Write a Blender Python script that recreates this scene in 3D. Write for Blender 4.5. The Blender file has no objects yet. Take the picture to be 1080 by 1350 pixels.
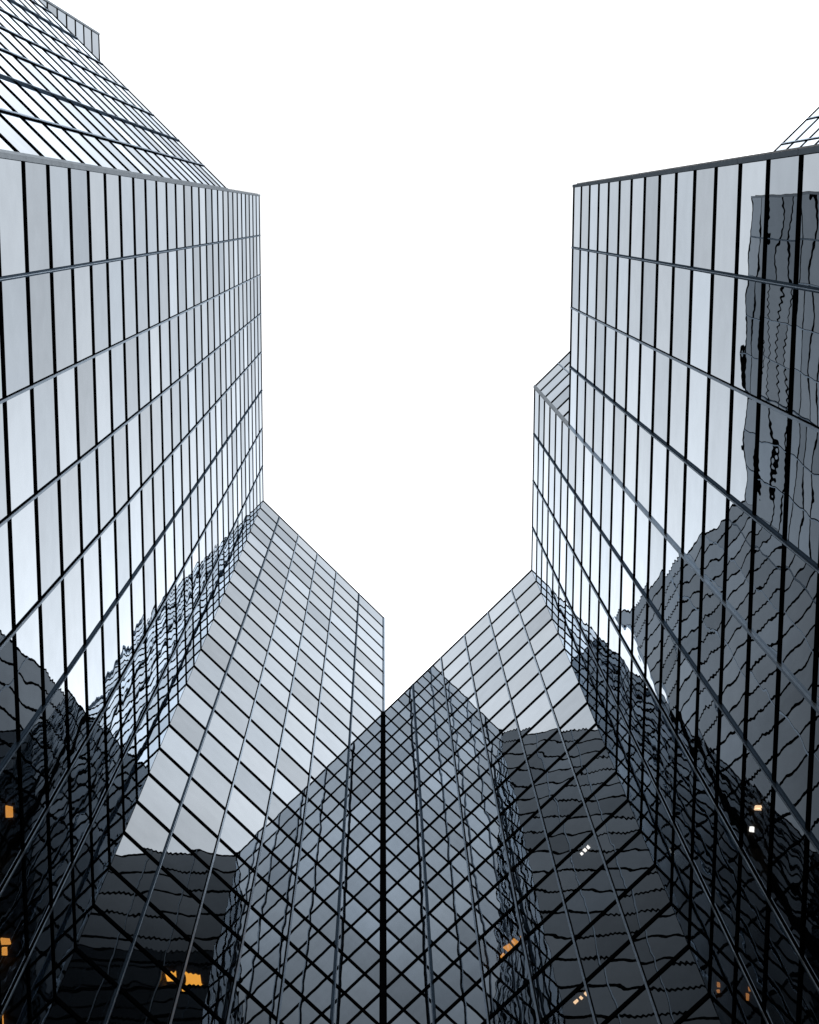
import bpy, bmesh, math, random
from mathutils import Vector, Matrix
random.seed(7)
sc = bpy.context.scene
C = sc.collection

# ------------------------------------------------------------------ camera
EYE = 1.6
cam_d = bpy.data.cameras.new('camera')
cam = bpy.data.objects.new('camera', cam_d); C.objects.link(cam)
cam_d.sensor_fit = 'VERTICAL'; cam_d.sensor_height = 36.0; cam_d.sensor_width = 36.0
cam_d.lens = 36.0 * 2173.0 / 1350.0
cam_d.clip_start = 0.1; cam_d.clip_end = 5000
_f, _zx, _zy = 2173.0, 505.17 - 540, 283.05 - 675
_u = Vector((_zx, _zy, _f)).normalized()                 # world up in image axes (x right, y down, z into the picture)
_a = Vector((0, 1, 0)); _a = (_a - _u * _a.dot(_u)).normalized()
_r = _a.cross(_u)
ROT = Matrix(((_r.x, -_r.y, -_r.z), (_a.x, -_a.y, -_a.z), (_u.x, -_u.y, -_u.z)))
cam.matrix_world = Matrix.Translation((0, 0, EYE)) @ ROT.to_4x4()
sc.camera = cam

# ------------------------------------------------------------------ overcast sky
w = bpy.data.worlds.new('World'); sc.world = w; w.use_nodes = True
nt = w.node_tree; N = nt.nodes; L = nt.links
bg = N['Background']; bg.inputs['Strength'].default_value = 0.1
SUN_EL, SUN_AZ = math.radians(33), math.radians(188)     # soft sun low behind the camera, seen through cloud
sky = N.new('ShaderNodeTexSky'); sky.sky_type = 'NISHITA'; sky.sun_disc = False
sky.sun_elevation = SUN_EL; sky.sun_rotation = SUN_AZ
tc = N.new('ShaderNodeTexCoord'); sep = N.new('ShaderNodeSeparateXYZ'); L.new(tc.outputs['Generated'], sep.inputs[0])
def M(op, a, b=None, c=None, tree=None):
    t = tree or nt
    n = t.nodes.new('ShaderNodeMath'); n.operation = op
    for i, v in enumerate((a, b, c)):
        if v is None: continue
        if isinstance(v, (int, float)): n.inputs[i].default_value = v
        else: t.links.new(v, n.inputs[i])
    return n.outputs[0]
# cloud deck shaped for reflections: pale overhead, brighter ring below, dimmer low and sideways
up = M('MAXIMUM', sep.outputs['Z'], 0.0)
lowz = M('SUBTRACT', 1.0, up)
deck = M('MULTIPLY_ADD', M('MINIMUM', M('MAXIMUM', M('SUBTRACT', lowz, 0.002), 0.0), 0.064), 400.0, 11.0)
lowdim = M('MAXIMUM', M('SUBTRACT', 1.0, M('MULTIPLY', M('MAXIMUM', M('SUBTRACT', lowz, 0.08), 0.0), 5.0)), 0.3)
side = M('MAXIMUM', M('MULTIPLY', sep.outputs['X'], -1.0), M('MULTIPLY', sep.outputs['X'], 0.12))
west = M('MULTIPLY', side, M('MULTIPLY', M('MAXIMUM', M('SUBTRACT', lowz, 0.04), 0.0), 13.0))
thick = M('MAXIMUM', M('SUBTRACT', 1.0, west), 0.2)  # side dimming, mostly west, darkens what the left wing mirrors
bright_band = M('MULTIPLY', M('MAXIMUM', M('SUBTRACT', 1.0, M('MULTIPLY', M('ABSOLUTE', sep.outputs['X']), 5.0)), 0.0),
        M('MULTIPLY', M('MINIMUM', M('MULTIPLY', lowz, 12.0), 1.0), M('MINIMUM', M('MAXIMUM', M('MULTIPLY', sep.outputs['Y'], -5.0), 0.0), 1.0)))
deck = M('MULTIPLY', deck, M('MULTIPLY_ADD', bright_band, 1.0, 1.0))         # added bright band, low behind the camera, lifting the centre reflections
dark_band = M('MAXIMUM', M('SUBTRACT', 1.0, M('MULTIPLY', M('ABSOLUTE', M('SUBTRACT', M('ABSOLUTE', sep.outputs['X']), 0.22)), 9.0)), 0.0)
dark_band = M('MULTIPLY', dark_band, M('MINIMUM', M('MULTIPLY', M('MAXIMUM', M('SUBTRACT', lowz, 0.058), 0.0), 25.0), 0.75))
deck = M('MULTIPLY', deck, M('SUBTRACT', 1.0, dark_band))                 # added dark bands to deepen multiple reflections, beside the gap
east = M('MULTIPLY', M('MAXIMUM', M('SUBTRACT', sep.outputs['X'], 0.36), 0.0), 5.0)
deck = M('MULTIPLY', deck, M('ADD', east, 1.0))  # added lift to the east, lightens what the right wing mirrors
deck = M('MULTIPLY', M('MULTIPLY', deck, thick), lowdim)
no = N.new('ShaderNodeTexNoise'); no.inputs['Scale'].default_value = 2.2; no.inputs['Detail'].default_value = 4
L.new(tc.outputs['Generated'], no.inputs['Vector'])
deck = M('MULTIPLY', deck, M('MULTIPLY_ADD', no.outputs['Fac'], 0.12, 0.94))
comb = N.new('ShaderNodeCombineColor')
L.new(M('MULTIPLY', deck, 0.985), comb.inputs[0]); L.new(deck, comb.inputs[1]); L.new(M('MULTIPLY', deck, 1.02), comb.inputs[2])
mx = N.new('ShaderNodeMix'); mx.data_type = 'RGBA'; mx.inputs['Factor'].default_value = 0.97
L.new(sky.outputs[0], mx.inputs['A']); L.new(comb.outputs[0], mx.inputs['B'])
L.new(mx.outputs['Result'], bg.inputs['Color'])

sd = bpy.data.lights.new('sun', 'SUN'); sd.energy = 0.6; sd.angle = math.radians(12); sd.color = (1, 0.96, 0.9)
sun = bpy.data.objects.new('sun', sd); C.objects.link(sun)
sdir = Vector((math.sin(SUN_AZ) * math.cos(SUN_EL), math.cos(SUN_AZ) * math.cos(SUN_EL), math.sin(SUN_EL)))
sun.rotation_euler = sdir.to_track_quat('Z', 'Y').to_euler()
sc.view_settings.view_transform = 'Standard'; sc.view_settings.look = 'None'
sc.view_settings.exposure = 0; sc.view_settings.gamma = 1
sc.cycles.max_bounces = 14; sc.cycles.glossy_bounces = 12; sc.cycles.diffuse_bounces = 3
sc.cycles.transparent_max_bounces = 12; sc.cycles.sample_clamp_indirect = 0

# ------------------------------------------------------------------ materials
def mat(name, col, rough=0.6, metal=0.0, spec=0.3, noise=0.0, nscale=3.0):
    m = bpy.data.materials.new(name); m.use_nodes = True
    t = m.node_tree; b = t.nodes['Principled BSDF']
    b.inputs['Base Color'].default_value = (*col, 1); b.inputs['Roughness'].default_value = rough
    b.inputs['Metallic'].default_value = metal; b.inputs['Specular IOR Level'].default_value = spec
    if noise:
        c = t.nodes.new('ShaderNodeTexCoord'); n = t.nodes.new('ShaderNodeTexNoise')
        n.inputs['Scale'].default_value = nscale; n.inputs['Detail'].default_value = 8
        t.links.new(c.outputs['Object'], n.inputs['Vector'])
        x = t.nodes.new('ShaderNodeMix'); x.data_type = 'RGBA'
        x.inputs['A'].default_value = (*[k * (1 - noise) for k in col], 1)
        x.inputs['B'].default_value = (*[min(1, k * (1 + noise)) for k in col], 1)
        t.links.new(n.outputs['Fac'], x.inputs['Factor']); t.links.new(x.outputs['Result'], b.inputs['Base Color'])
    return m

def metal(name, col, diff=0.35, rough=0.28):
    m = bpy.data.materials.new(name); m.use_nodes = True
    t = m.node_tree; n = t.nodes; l = t.links
    for x in list(n): n.remove(x)
    out = n.new('ShaderNodeOutputMaterial'); c = n.new('ShaderNodeTexCoord'); q = n.new('ShaderNodeTexNoise')
    q.inputs['Scale'].default_value = 3; q.inputs['Detail'].default_value = 6; l.new(c.outputs['Object'], q.inputs['Vector'])
    x = n.new('ShaderNodeMix'); x.data_type = 'RGBA'
    x.inputs['A'].default_value = (*[k * .8 for k in col], 1); x.inputs['B'].default_value = (*[k * 1.2 for k in col], 1)
    l.new(q.outputs['Fac'], x.inputs['Factor'])
    g = n.new('ShaderNodeBsdfGlossy'); g.inputs['Roughness'].default_value = rough; d = n.new('ShaderNodeBsdfDiffuse')
    l.new(x.outputs['Result'], g.inputs['Color']); l.new(x.outputs['Result'], d.inputs['Color'])
    mix = n.new('ShaderNodeMixShader'); mix.inputs[0].default_value = diff
    l.new(g.outputs[0], mix.inputs[1]); l.new(d.outputs[0], mix.inputs[2]); l.new(mix.outputs[0], out.inputs['Surface'])
    return m

def glass_mat(name, see_through):
    """Silvered solar glass: a tinted mirror whose surface is slightly out of true, pane by pane."""
    m = bpy.data.materials.new(name); m.use_nodes = True
    t = m.node_tree; n = t.nodes; l = t.links
    for x in list(n): n.remove(x)
    out = n.new('ShaderNodeOutputMaterial')
    uv = n.new('ShaderNodeUVMap'); uv.uv_map = 'metres'
    s = n.new('ShaderNodeSeparateXYZ'); l.new(uv.outputs[0], s.inputs[0]); U, V = s.outputs[0], s.outputs[1]
    ar = n.new('ShaderNodeAttribute'); ar.attribute_name = 'rnd'; rnd = ar.outputs['Fac']
    ap = n.new('ShaderNodeAttribute'); ap.attribute_name = 'spandrel'; par = ap.outputs['Fac']
    m_ = lambda op, a, b=None, c=None: M(op, a, b, c, tree=t)
    wn = n.new('ShaderNodeTexWhiteNoise'); wn.noise_dimensions = '1D'; l.new(m_('MULTIPLY', rnd, 913.7), wn.inputs['W'])
    ws = n.new('ShaderNodeSeparateColor'); l.new(wn.outputs['Color'], ws.inputs[0]); R1, R2, R3 = ws.outputs
    wn2 = n.new('ShaderNodeTexWhiteNoise'); wn2.noise_dimensions = '1D'; l.new(m_('MULTIPLY', rnd, 517.3), wn2.inputs['W'])
    ws2 = n.new('ShaderNodeSeparateColor'); l.new(wn2.outputs['Color'], ws2.inputs[0]); Q1, Q2, Q3 = ws2.outputs
    # slow noise
    def noise(scale, zoff, det=1.0):
        c = n.new('ShaderNodeCombineXYZ'); l.new(U, c.inputs[0]); l.new(V, c.inputs[1]); l.new(m_('MULTIPLY_ADD', rnd, 733.0, zoff), c.inputs[2])
        x = n.new('ShaderNodeTexNoise'); x.inputs['Scale'].default_value = scale; x.inputs['Detail'].default_value = det
        l.new(c.outputs[0], x.inputs['Vector'])
        q = n.new('ShaderNodeSeparateColor'); l.new(x.outputs['Color'], q.inputs[0])
        return m_('SUBTRACT', q.outputs[0], 0.5), m_('SUBTRACT', q.outputs[1], 0.5)
    a0, b0 = noise(0.9, 3.0)
    a1, b1 = noise(2.6, 9.0)
    D = math.radians(1.0)
    # roller-wave ripple, strong on the spandrel rows only
    rip = m_('SINE', m_('ADD', m_('MULTIPLY', m_('MULTIPLY_ADD', a0, 0.16, U), 2 * math.pi / 0.15), m_('MULTIPLY', V, 1.5)))
    ripa = m_('MULTIPLY', rip, m_('MULTIPLY_ADD', m_('MULTIPLY', par, m_('MULTIPLY', Q2, m_('ADD', a0, 0.6))), TUNE['ripple'] * D, 0.004 * D))
    def total(r, bulge_r, coord, half, sl, fi):
        x = m_('MULTIPLY', m_('SUBTRACT', r, 0.5), TUNE['tilt'] * 2 * D)
        bl = m_('MULTIPLY', m_('SUBTRACT', coord, half), m_('MULTIPLY', m_('SUBTRACT', bulge_r, 0.35), TUNE['bulge'] * 2 * D))
        y = m_('ADD', m_('MULTIPLY', sl, TUNE['slow'] * D), m_('MULTIPLY', fi, TUNE['fine'] * D))
        return m_('ADD', m_('ADD', x, bl), y)
    sx = m_('ADD', total(R1, Q1, U, 1.1, m_('MULTIPLY', a0, 0.8), m_('MULTIPLY', a1, 0.4)), m_('MULTIPLY', ripa, 0.12))
    sz = m_('ADD', total(R2, Q2, V, 1.25, b0, b1), ripa)
    g = n.new('ShaderNodeNewGeometry')
    cr = n.new('ShaderNodeVectorMath'); cr.operation = 'CROSS_PRODUCT'; cr.inputs[0].default_value = (0, 0, 1); l.new(g.outputs['True Normal'], cr.inputs[1])
    sc1 = n.new('ShaderNodeVectorMath'); sc1.operation = 'SCALE'; l.new(cr.outputs[0], sc1.inputs[0]); l.new(sx, sc1.inputs['Scale'])
    sc2 = n.new('ShaderNodeVectorMath'); sc2.operation = 'SCALE'; sc2.inputs[0].default_value = (0, 0, 1); l.new(sz, sc2.inputs['Scale'])
    ad = n.new('ShaderNodeVectorMath'); l.new(g.outputs['True Normal'], ad.inputs[0]); l.new(sc1.outputs[0], ad.inputs[1])
    ad2 = n.new('ShaderNodeVectorMath'); l.new(ad.outputs[0], ad2.inputs[0]); l.new(sc2.outputs[0], ad2.inputs[1])
    nm = n.new('ShaderNodeVectorMath'); nm.operation = 'NORMALIZE'; l.new(ad2.outputs[0], nm.inputs[0])
    dirt, _d = noise(1.7, 21.0, 5.0)
    # coating tint varies a little from pane to pane and row to row
    val = m_('ADD', m_('MULTIPLY_ADD', R3, 0.30, 0.85), m_('ADD', m_('MULTIPLY', par, -0.06), m_('MULTIPLY', dirt, 0.16)))
    hue = m_('MULTIPLY_ADD', Q3, 0.024, 0.988)
    cc = n.new('ShaderNodeCombineColor')
    T = TUNE['tint']
    fr_ = n.new('ShaderNodeFresnel'); fr_.inputs['IOR'].default_value = 1.52; l.new(nm.outputs[0], fr_.inputs['Normal'])
    val = m_('MULTIPLY', val, m_('MULTIPLY', m_('POWER', fr_.outputs[0], 1.13), m_('SUBTRACT', 1.0, g.outputs['Backfacing'])))
    l.new(m_('MULTIPLY', m_('MULTIPLY', val, hue), T[0]), cc.inputs[0]); l.new(m_('MULTIPLY', val, T[1]), cc.inputs[1])
    l.new(m_('MULTIPLY', m_('DIVIDE', val, hue), T[2]), cc.inputs[2])
    gl = n.new('ShaderNodeBsdfGlossy'); gl.inputs['Roughness'].default_value = 0.0
    l.new(cc.outputs[0], gl.inputs['Color']); l.new(nm.outputs[0], gl.inputs['Normal'])
    if see_through:
        bd = n.new('ShaderNodeBsdfTransparent'); bd.inputs['Color'].default_value = (.55, .55, .55, 1)
    else:
        bd = n.new('ShaderNodeBsdfDiffuse'); bd.inputs['Color'].default_value = (.0015, .002, .0025, 1)
    add = n.new('ShaderNodeAddShader'); l.new(gl.outputs[0], add.inputs[0]); l.new(bd.outputs[0], add.inputs[1])
    l.new(add.outputs[0], out.inputs['Surface'])
    return m

TUNE = dict(tilt=0.07, bulge=0.14, slow=0.50, fine=0.10, ripple=0.065, tint=(.925, 1.015, 1.11))
GLASS = glass_mat('mirror glass', False)
CLEAR = glass_mat('mirror glass over lit room', True)
BLACK = mat('black anodised metal', (.0018, .0020, .0024), .8, 0, 0.0)
DARKM = metal('dark bronze mullion', (.035, .050, .068))
GREY = metal('grey aluminium mullion', (.20, .24, .285), 0.2)
TRIM = metal('pale corner trim', (.17, .19, .21))
TRIMD = metal('dark corner trim', (.06, .072, .085))
CORE = mat('building core', (.02, .02, .022), .9)
ROOM = mat('office interior', (.04, .035, .03), .9)
ROOF = mat('roof gravel', (.22, .21, .20), .95, 0, .1, .3, 2)
PLINTH = mat('granite plinth', (.10, .10, .105), .5, 0, .4, .4, 20)

def lamp_mat(name, col, s):
    m = bpy.data.materials.new(name); m.use_nodes = True
    b = m.node_tree.nodes['Principled BSDF']; b.inputs['Base Color'].default_value = (.8, .8, .8, 1)
    b.inputs['Emission Color'].default_value = (*col, 1); b.inputs['Emission Strength'].default_value = s
    return m
WARM = lamp_mat('warm lamp', (1, .40, .05), 26)
WARMD = lamp_mat('amber lamp', (1, .42, .08), 1.8)
WARMF = lamp_mat('faint amber lamp', (1, .40, .10), .8)
WARMP = lamp_mat('pale warm lamp', (1, .66, .38), 3.0)
COOLD = lamp_mat('white lamp', (1, .97, .92), 3.5)

# ------------------------------------------------------------------ mesh helpers
def link(name, verts, faces, m, parent=None, uvs=None, rnd=None, par=None, mats=None):
    me = bpy.data.meshes.new(name); me.from_pydata(verts, [], faces); me.update()
    me.materials.append(m)
    if uvs is not None:
        ul = me.uv_layers.new(name='metres')
        k = 0
        for f in uvs:
            for q in f: ul.data[k].uv = q; k += 1
        a = me.attributes.new('rnd', 'FLOAT', 'FACE'); a.data.foreach_set('value', rnd)
        a = me.attributes.new('spandrel', 'FLOAT', 'FACE'); a.data.foreach_set('value', par)
    o = bpy.data.objects.new(name, me); C.objects.link(o)
    if parent: o.parent = parent
    return o

BOXF = [(0, 3, 2, 1), (4, 5, 6, 7), (0, 1, 5, 4), (1, 2, 6, 5), (2, 3, 7, 6), (3, 0, 4, 7)]
class Mesh:
    def __init__(s): s.v = []; s.f = []; s.uv = []; s.r = []; s.p = []
    def box(s, fr, t0, t1, n0, n1, z0, z1, rnd=0.0, par=0.0):
        o, T, Nn = fr; b = len(s.v)
        for z in (z0, z1):
            for t, n in ((t0, n0), (t1, n0), (t1, n1), (t0, n1)):
                p = o + T * t + Nn * n; s.v.append((p.x, p.y, z))
        loc = [(t, z) for z in (0, z1 - z0) for t in (0, t1 - t0, t1 - t0, 0)]
        flip = T.x * Nn.y - T.y * Nn.x < 0          # keep normals outward whatever the handedness
        for f in BOXF:
            f2 = f[::-1] if flip else f
            s.f.append(tuple(b + i for i in f2)); s.uv.append([loc[i] for i in f2]); s.r.append(rnd); s.p.append(par)
    def add(s, o):
        b = len(s.v); s.v += o.v; s.f += [tuple(i + b for i in f) for f in o.f]; s.uv += o.uv; s.r += o.r; s.p += o.p
    def build(s, name, m, parent, glass=False):
        if not s.v: return None
        if glass: return link(name, s.v, s.f, m, parent, s.uv, s.r, s.p)
        return link(name, s.v, s.f, m, parent)
def prism(name, poly, z0, z1, m, parent):
    n = len(poly); v = [(x, y, z0) for x, y in poly] + [(x, y, z1) for x, y in poly]
    a = sum(poly[i][0] * poly[(i + 1) % n][1] - poly[(i + 1) % n][0] * poly[i][1] for i in range(n))
    f = [tuple(range(n - 1, -1, -1)), tuple(range(n, 2 * n))] + [(i, (i + 1) % n, n + (i + 1) % n, n + i) for i in range(n)]
    if a < 0: f = [q[::-1] for q in f]
    return link(name, v, f, m, parent)

RT = ROT.transposed()
def shown(mesh):
    """how large a piece shows in the picture (0 if outside): used to pick the pieces that become parts of their own"""
    xs = []; ys = []
    for v in mesh.v:
        c = RT @ (Vector(v) - Vector((0, 0, EYE)))
        if c.z > -0.5: return 0
        xs.append(c.x / -c.z * 2173); ys.append(c.y / -c.z * 2173)
    x0, x1 = max(-540, min(xs)), min(540, max(xs)); y0, y1 = max(-675, min(ys)), min(675, max(ys))
    return max(0, x1 - x0) * max(0, y1 - y0)

# ------------------------------------------------------------------ the towers
TOP = 100.0 + EYE; DH = 2.515
LEV = lambda k: TOP - DH * k            # level of the k-th glazing line below the highest roof
CX = 7.37

def thing(name, label, cat, loc, group=None):
    o = bpy.data.objects.new(name, None); C.objects.link(o); o.empty_display_size = 1
    o['label'] = label; o['category'] = cat
    o['_base'] = 0
    del o['_base']
    if group: o['group'] = group
    return o

class Tower:
    def __init__(s, label):
        s.root = thing('glass_tower', label, 'glass tower', (0, 0, 0), 'mirror glass towers around the court')
        s.panes = []; s.trans = []; s.mull = []
    def facade(s, p0, p1, inside, cuts, k_top, k_bot=40, dark=(), k_trim=40, corner0=False, corner1=False, trim=None, lit=(), k_panes=None):
        """p0->p1 plan line; cuts = distances of mullions; inside = a plan point behind the wall"""
        p0 = Vector((*p0, 0)); p1 = Vector((*p1, 0)); T = (p1 - p0); Lw = T.length; T.normalize()
        Nn = Vector((T.y, -T.x, 0))
        if (Vector((*inside, 0)) - p0).dot(Nn) > 0: Nn = -Nn
        fr = (p0, T, Nn); zt = LEV(k_top); zb = LEV(k_bot)
        edges = [0.0] + list(cuts) + [Lw]
        # backing sheet closing the joints
        b = Mesh(); pass
        litset = {}
        for (tt, zz, kind, size) in lit:
            k = int((TOP - zz) / DH); c = max(i for i in range(len(edges) - 1) if edges[i] <= tt)
            litset.setdefault((c, k), []).append((tt, zz, kind, size))
        for c in range(len(edges) - 1):
            a0, a1 = edges[c] + 0.012, edges[c + 1] - 0.012
            for k in range(k_top, k_bot):
                m = Mesh(); m.box(fr, a0, a1, -0.03, 0.0, LEV(k + 1) + 0.012, LEV(k) - 0.012, random.random(), float(k % 2))
                s.panes.append((m, (c, k) in litset))
        # backing with holes where a lit office is
        bk = Mesh()
        for c in range(len(edges) - 1):
            ks = sorted(k for (cc, k) in litset if cc == c)
            cur = k_top
            for k in ks + [None]:
                z1 = LEV(cur) - (0.05 if cur == k_top else 0); z0 = LEV(k) if k is not None else (0.05 if k_bot == 40 else zb)
                if z1 - z0 > 0.1: bk.box(fr, edges[c] + (0.03 if c == 0 else 0), edges[c + 1] - (0.03 if c == len(edges) - 2 else 0), -0.10, -0.06, z0, z1)
                if k is not None: cur = k + 1
        bk.build('backing', CORE, s.root)
        for (c, k), ls in litset.items():
            e0, e1, z0, z1 = edges[c], edges[c + 1], LEV(k + 1), LEV(k)
            r = Mesh(); D = -2.0
            r.box(fr, e0, e1, D, -0.11, z0 - .02, z0); r.box(fr, e0, e1, D, -0.11, z1 - .04, z1)
            r.box(fr, e0, e0 + .02, D, -0.11, z0, z1 - .04); r.box(fr, e1 - .02, e1, D, -0.11, z0, z1 - .04)
            r.box(fr, e0, e1, D - .02, D, z0, z1 - .04)
            ro = r.build('lit_office', ROOM, s.root)
            for (tt, zz, kind, size) in ls:
                depth = size[2]
                tc_ = min(max(tt + size[3], e0 + .05 + size[0] / 2), e1 - .05 - size[0] / 2)
                rg = random.Random(int(tt * 100)); o_, T_, N_ = fr
                nsp = size[4]
                for q_ in range(nsp):
                    if nsp > 1:       # a short run of separate fittings
                        ca = tc_ + size[0] * ((q_ + .5) / nsp - .5); wl = size[0] / nsp * rg.uniform(.35, .75); dl = size[1] * rg.uniform(.45, 1.0)
                        cd = depth + size[1] * rg.uniform(-.3, .3)
                    else: ca, cd, wl, dl = tc_, depth, size[0], size[1]
                    sk = [rg.uniform(-.18, .18) for _ in range(4)]
                    pts = [(-.5 + sk[0], -.5), (.5, -.5 + sk[1]), (.5 + sk[2], .5), (-.5, .5 + sk[3])]
                    pl = [o_ + T_ * (ca + a_ * wl) - N_ * max(.13, cd + b_ * dl) for a_, b_ in pts]
                    prism('ceiling_lamp', [(p.x, p.y) for p in pl], z1 - .10, z1 - .041, kind, ro)
        for k in range(k_top, k_bot + 1):
            m = Mesh(); z = LEV(k)
            h = 0.09
            if k == k_top: m.box(fr, 0.0, Lw, -0.05, 0.024, z - 0.14, z - 0.03)
            else: m.box(fr, 0.0, Lw, -0.05, 0.024, z - h, z + h)
            s.trans.append(m)
        for i, t in enumerate(cuts):
            if i in dark:
                m = Mesh(); m.box(fr, t - .042, t + .042, -.055, .045, zb - .02 if k_bot < 40 else 0.6, zt - .035)
                g = Mesh(); g.box(fr, t - .009, t + .009, .046, .070, zb - .02 if k_bot < 40 else 0.6, zt - .035)
                s.mull.append((m, DARKM, g, 'cover_strip', GREY))
            else:
                m = Mesh(); m.box(fr, t - .028, t + .028, -.055, .05, zb - .02 if k_bot < 40 else 0.6, zt - .035)
                g = Mesh(); g.box(fr, t - .038, t - .0285, -.055, .03, zb - .02 if k_bot < 40 else 0.6, zt - .035)
                s.mull.append((m, GREY, g, 'gasket', BLACK))
        if k_trim < 40:                      # below the cover the corner is an ordinary joint
            m = Mesh(); m.box(fr, -.032, .032, -.055, .062, 0.6, LEV(k_trim)); s.mull.append((m, GREY, None, '', None))
        # roof edge
        m = Mesh(); m.box(fr, -0.01, Lw + 0.01, -0.35, 0.03, zt - 0.029, zt + 0.03); m.build('coping', TRIMD, s.root)
        if k_bot == 40: m = Mesh(); m.box(fr, 0.01, Lw - .01, -0.20, 0.04, 0.0, 1.0); m.build('plinth', PLINTH, s.root)
        # corner covers, jointed every second row
        for on, t0, t1 in ((corner0, -0.03, 0.075), (corner1, Lw - 0.075, Lw + 0.03)):
            if not on: continue
            m = Mesh(); k = k_top
            kb = min(k_trim, k_bot)
            while k < kb:
                k2 = min(k + 2, kb)
                m.box(fr, t0, t1, -0.06, 0.06, LEV(k2) + 0.02, LEV(k) - (0.031 if k == k_top else 0.0)); k = k2
            m.build('corner_trim', trim or TRIM, s.root)
        return fr, Lw
    def finish(s, core, z_roof, outline, hidden_walls=()):
        # panes: the 100 that show largest are parts of their own, the rest one part
        def split(items, name, m, glass, key=lambda x: x, cap=100):
            it = sorted(items, key=lambda x: -shown(key(x)))
            own = [x for x in it[:cap] if shown(key(x)) > 0]
            rest = [x for x in it if not any(x is y for y in own)]
            return own, rest
        lit = [p for p in s.panes if p[1]]; plain = [p for p in s.panes if not p[1]]
        own, rest = split(plain, '', None, True, key=lambda x: x[0], cap=100 - len(lit))
        for p in lit: p[0].build('glass_pane', CLEAR, s.root, True)
        for p in own: p[0].build('glass_pane', GLASS, s.root, True)
        R = Mesh()
        for p in rest: R.add(p[0])
        o = R.build('glass_panes', GLASS, s.root, True)
        if o: o['kind'] = 'stuff'
        own, rest = split(s.trans, '', None, False)
        for p in own: p.build('transom', BLACK, s.root)
        R = Mesh()
        for p in rest: R.add(p)
        o = R.build('transoms', BLACK, s.root)
        if o: o['kind'] = 'stuff'
        for m, mt, g, gn, gm in s.mull:
            a = m.build('mullion', mt, s.root)
            if g: g.build(gn, gm, a)
        prism('core', core, 0.0, z_roof - 0.4, CORE, s.root)
        prism('roof', outline, z_roof - 0.38, z_roof - 0.12, ROOF, s.root)
        for a, b in hidden_walls:
            A = Vector((*a, 0)); B = Vector((*b, 0)); T = (B - A); Lw = T.length; T.normalize()
            m = Mesh(); m.box((A, T, Vector((T.y, -T.x, 0))), 0.06, Lw - 0.06, -.08, .08, 0, z_roof - 0.42); m.build('rear_wall', PLINTH, s.root)

S2 = math.sqrt(2)
YA, YC = -1.13, 17.33                       # near corner and far inner corner of the long faces
MODA = [1.24 - YA + 2.32 * i for i in range(7)]     # mullion distances along a long face from its near corner
LAMPS = {}   # filled below: facade -> [(distance along, height, material, (width, depth size, distance behind glass))]
def lamp(face, t, along, z, kind, wdt, dpt, depth, spots=1):
    LAMPS.setdefault(face, []).append((t, z, kind, (wdt, dpt, min(1.7, max(0.16 + dpt / 2, depth)), along, spots)))
# ceiling lamps in the few offices that are lit
lamp('Rtall', 8.41, -0.28, 66.52, WARM, 0.75, 1.2, 1.13, 1)
lamp('Rtall', 7.18, -0.20, 67.38, WARM, 0.42, 0.5, 0.70)
lamp('Lface', 12.73, 0.36, 32.63, WARMD, 0.24, 0.14, 0.23)
lamp('Lface', 15.49, 0.92, 31.67, WARMD, 0.45, 0.22, 0.47, 2)
lamp('Rwing', 5.11, 0.65, 46.29, WARMD, 1.45, 0.42, 0.93, 5)
lamp('Rwing', 1.89, 0.11, 48.10, COOLD, 0.42, 0.12, 0.22, 3)
lamp('Rwing', 3.35, 0.05, 40.96, WARMP, 0.5, 0.10, 0.08, 3)
lamp('Rtall', 3.30, 0.43, 32.43, WARMP, 0.10, 0.16, 0.28, 2)
lamp('Rtall', 4.22, -0.03, 33.67, COOLD, 0.09, 0.08, 0.02)
lamp('Rtall', 7.21, 0.59, 32.41, WARMF, 0.35, 0.10, 0.28, 2)
lamp('Rtall', 8.89, 0.31, 35.49, WARMF, 0.30, 0.08, 0.13, 2)
lamp('Lface', 16.46, 1.18, 31.31, WARMD, 0.3, 0.06, 0.57)

WING = [0.0140 * 100, 3.04, 4.68, 6.32, 8.30]

# --- 1 the tall left tower: long face, wing towards the middle, and its far block rising over the step
t1 = Tower('tallest glass tower, on the left, its long face bending into a wing towards the centre')
t1.facade((-CX, YA), (-CX, YC), (-12, 5), MODA, 0, dark=(0, 4), corner0=True, trim=TRIM, lit=LAMPS.get('Lface', ()))
t1.facade((-CX, YC), (0, YC + CX), (-8, 24), WING, 0, dark=(0, 4), corner1=False, lit=LAMPS.get('Lwing', ()))
t1.facade((-16.6, -10.36), (-16.6, YA), (-20, -5), [2.32 * i for i in (1, 2, 3)], 0, k_bot=8, corner0=True, trim=TRIM)
m = Mesh(); q = 1 / S2
m.box((Vector((0, YC + CX, 0)), Vector((q, q, 0)), Vector((q, -q, 0))), 0.0, 0.10, -0.30, 0.06, 0, TOP); m.build('end_trim', GREY, t1.root)
t1.finish([(-CX - 2.3, YA + .5), (-CX - 2.3, YC + 1), (-1.6, YC + CX + 1.5), (-8, 31.5), (-29.5, 31.5), (-29.5, -9.9), (-17.0, -9.9), (-17.0, YA + .5)], TOP,
          [(-CX - .05, YA + .05), (-CX - .05, YC), (-.05, YC + CX + .05), (-7, 31.7), (-30, 31.9), (-30, -10.3), (-16.65, -10.3), (-16.65, YA + .05)],
          hidden_walls=[((-CX, YA), (-16.6, YA)), ((-16.6, -10.36), (-30, -10.36)), ((-30, -10.36), (-30, 32)), ((-30, 32), (-7.0, 31.7)), ((-7.0, 31.7), (0, YC + CX))])

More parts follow.
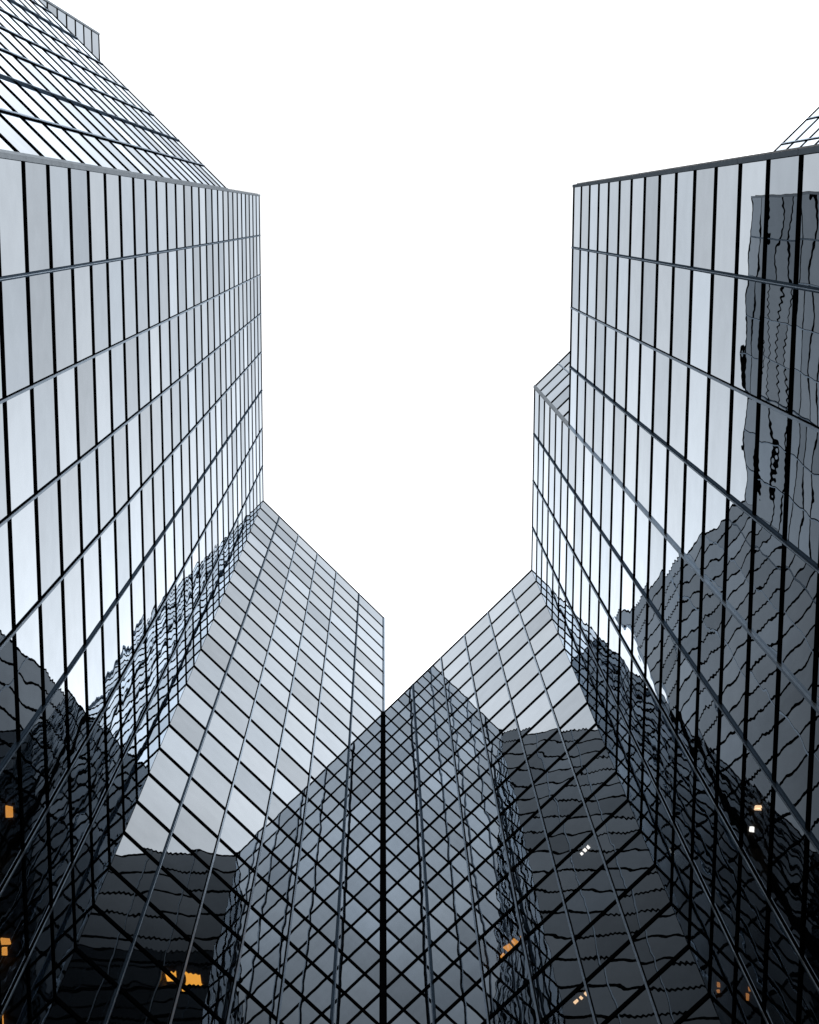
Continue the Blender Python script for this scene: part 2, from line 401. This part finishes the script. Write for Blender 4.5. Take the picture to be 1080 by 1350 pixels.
# --- 2 the stepped wedge against it, upper left
t2 = Tower('glass block in the top left corner with a slanting face of close diagonal lines')
ws = [13.05 - 1.6375 * i for i in range(7, 0, -1)]
t2.facade((-CX, YA), (-16.6, YA - 9.23), (-16, -2), [1.6375 * i - .05 for i in range(1, 8)], 8, dark=(1, 5), corner0=True, trim=TRIM)
t2.finish([(-9.9, YA - .3), (-16.3, YA - .3), (-16.3, -6.9)], LEV(8), [(-CX - .1, YA - .04), (-16.56, YA - .04), (-16.56, YA - 9.1)])

# --- 3 the low wedge in front of the diagonal face of the right tower
YS = 8.20
t3 = Tower('lower glass block at the right edge with a slim dark parapet, mirroring the left tower')
t3.facade((CX, YA), (CX, YS), (12, 4), MODA[:3], 14, dark=(0, 2), corner0=True, trim=TRIMD, lit=LAMPS.get('Rlow', ()))
t3.finish([(CX + 2.3, YA + .5), (CX + 2.3, YS - 3), (15.4, YA + .5)], LEV(14), [(CX + .05, YA + .05), (CX + .05, YS - .15), (16.45, YA + .05)],
          hidden_walls=[((16.5, YA), (CX, YA))])

# --- 5 the middle-height tower on the right with the wing to the centre
t5 = Tower('right-hand glass tower behind the lower block, its wing meeting the left tower')
t5.facade((CX, YS), (CX, YC), (12, 12), [c - (YS - YA) for c in MODA[4:7]], 8, dark=(0,), k_trim=14, corner0=True, trim=TRIM, lit=LAMPS.get('Rtall', ()))
t5.facade((CX, YC), (0, YC + CX), (8, 24), WING, 8, dark=(4,), lit=LAMPS.get('Rwing', ()))
t5.facade((CX, YS), (CX + 9.23, YS - 9.23), (17, 9), [1.59 + 1.6375 * i for i in range(7)], 8, k_bot=14, dark=(3, 7), corner0=True, trim=TRIM)
t5.facade((CX + 9.23, YS - 9.23), (CX + 18.5, YS - 18.5), (30, 9), [1.6375 * i for i in range(1, 8)], 8, dark=(3,))
t5.finish([(CX + 2.6, YS + .5), (CX + 2.6, YC + 1), (1.6, YC + CX + 1.5), (8, 31.5), (38, 31.5), (38, -9.8), (CX + 18.8, -9.8), (CX + 2.8, YS + .2)], LEV(8),
          [(CX + .05, YS + .05), (CX + .05, YC), (.05, YC + CX + .05), (7, 31.7), (38.5, 31.9), (38.5, -10.2), (CX + 18.45, -10.2)],
          hidden_walls=[((38.6, 32), (38.6, -10.3)), ((38.6, -10.3), (CX + 18.5, -10.3)), ((0, YC + CX), (7, 31.7)), ((7, 31.7), (38.6, 32))])
# dark post in the inner corner where the two wings meet
m = Mesh(); m.box((Vector((0, YC + CX, 0)), Vector((1, 0, 0)), Vector((0, -1, 0))), -.075, .075, .0, .12, 0, LEV(8) - .04); m.build('corner_post', BLACK, t5.root)

for t, c in ((t1, (-12, 8, 0)), (t2, (-12, -4, 0)), (t3, (10.5, 1.5, 0)), (t5, (14, 12, 0))):   # each thing's origin at its base
    for ch in t.root.children: ch.location = Vector(ch.location) - Vector(c)
    t.root.location = c

# ------------------------------------------------------------------ ground
GR = mat('paving', (.12, .118, .115), .8, 0, .3, .35, .8)
g = Mesh(); g.box((Vector((0, 0, 0)), Vector((1, 0, 0)), Vector((0, 1, 0))), -1500, 1500, -1500, 1500, -0.4, 0.0)
o = g.build('ground', GR, None); o['kind'] = 'structure'
RD = mat('asphalt', (.05, .05, .052), .9, 0, .2, .3, 1.5)
g = Mesh(); g.box((Vector((0, -26, 0)), Vector((1, 0, 0)), Vector((0, 1, 0))), -400, 400, -6, 6, -.2, 0.004)
o = g.build('road', RD, None); o['kind'] = 'structure'
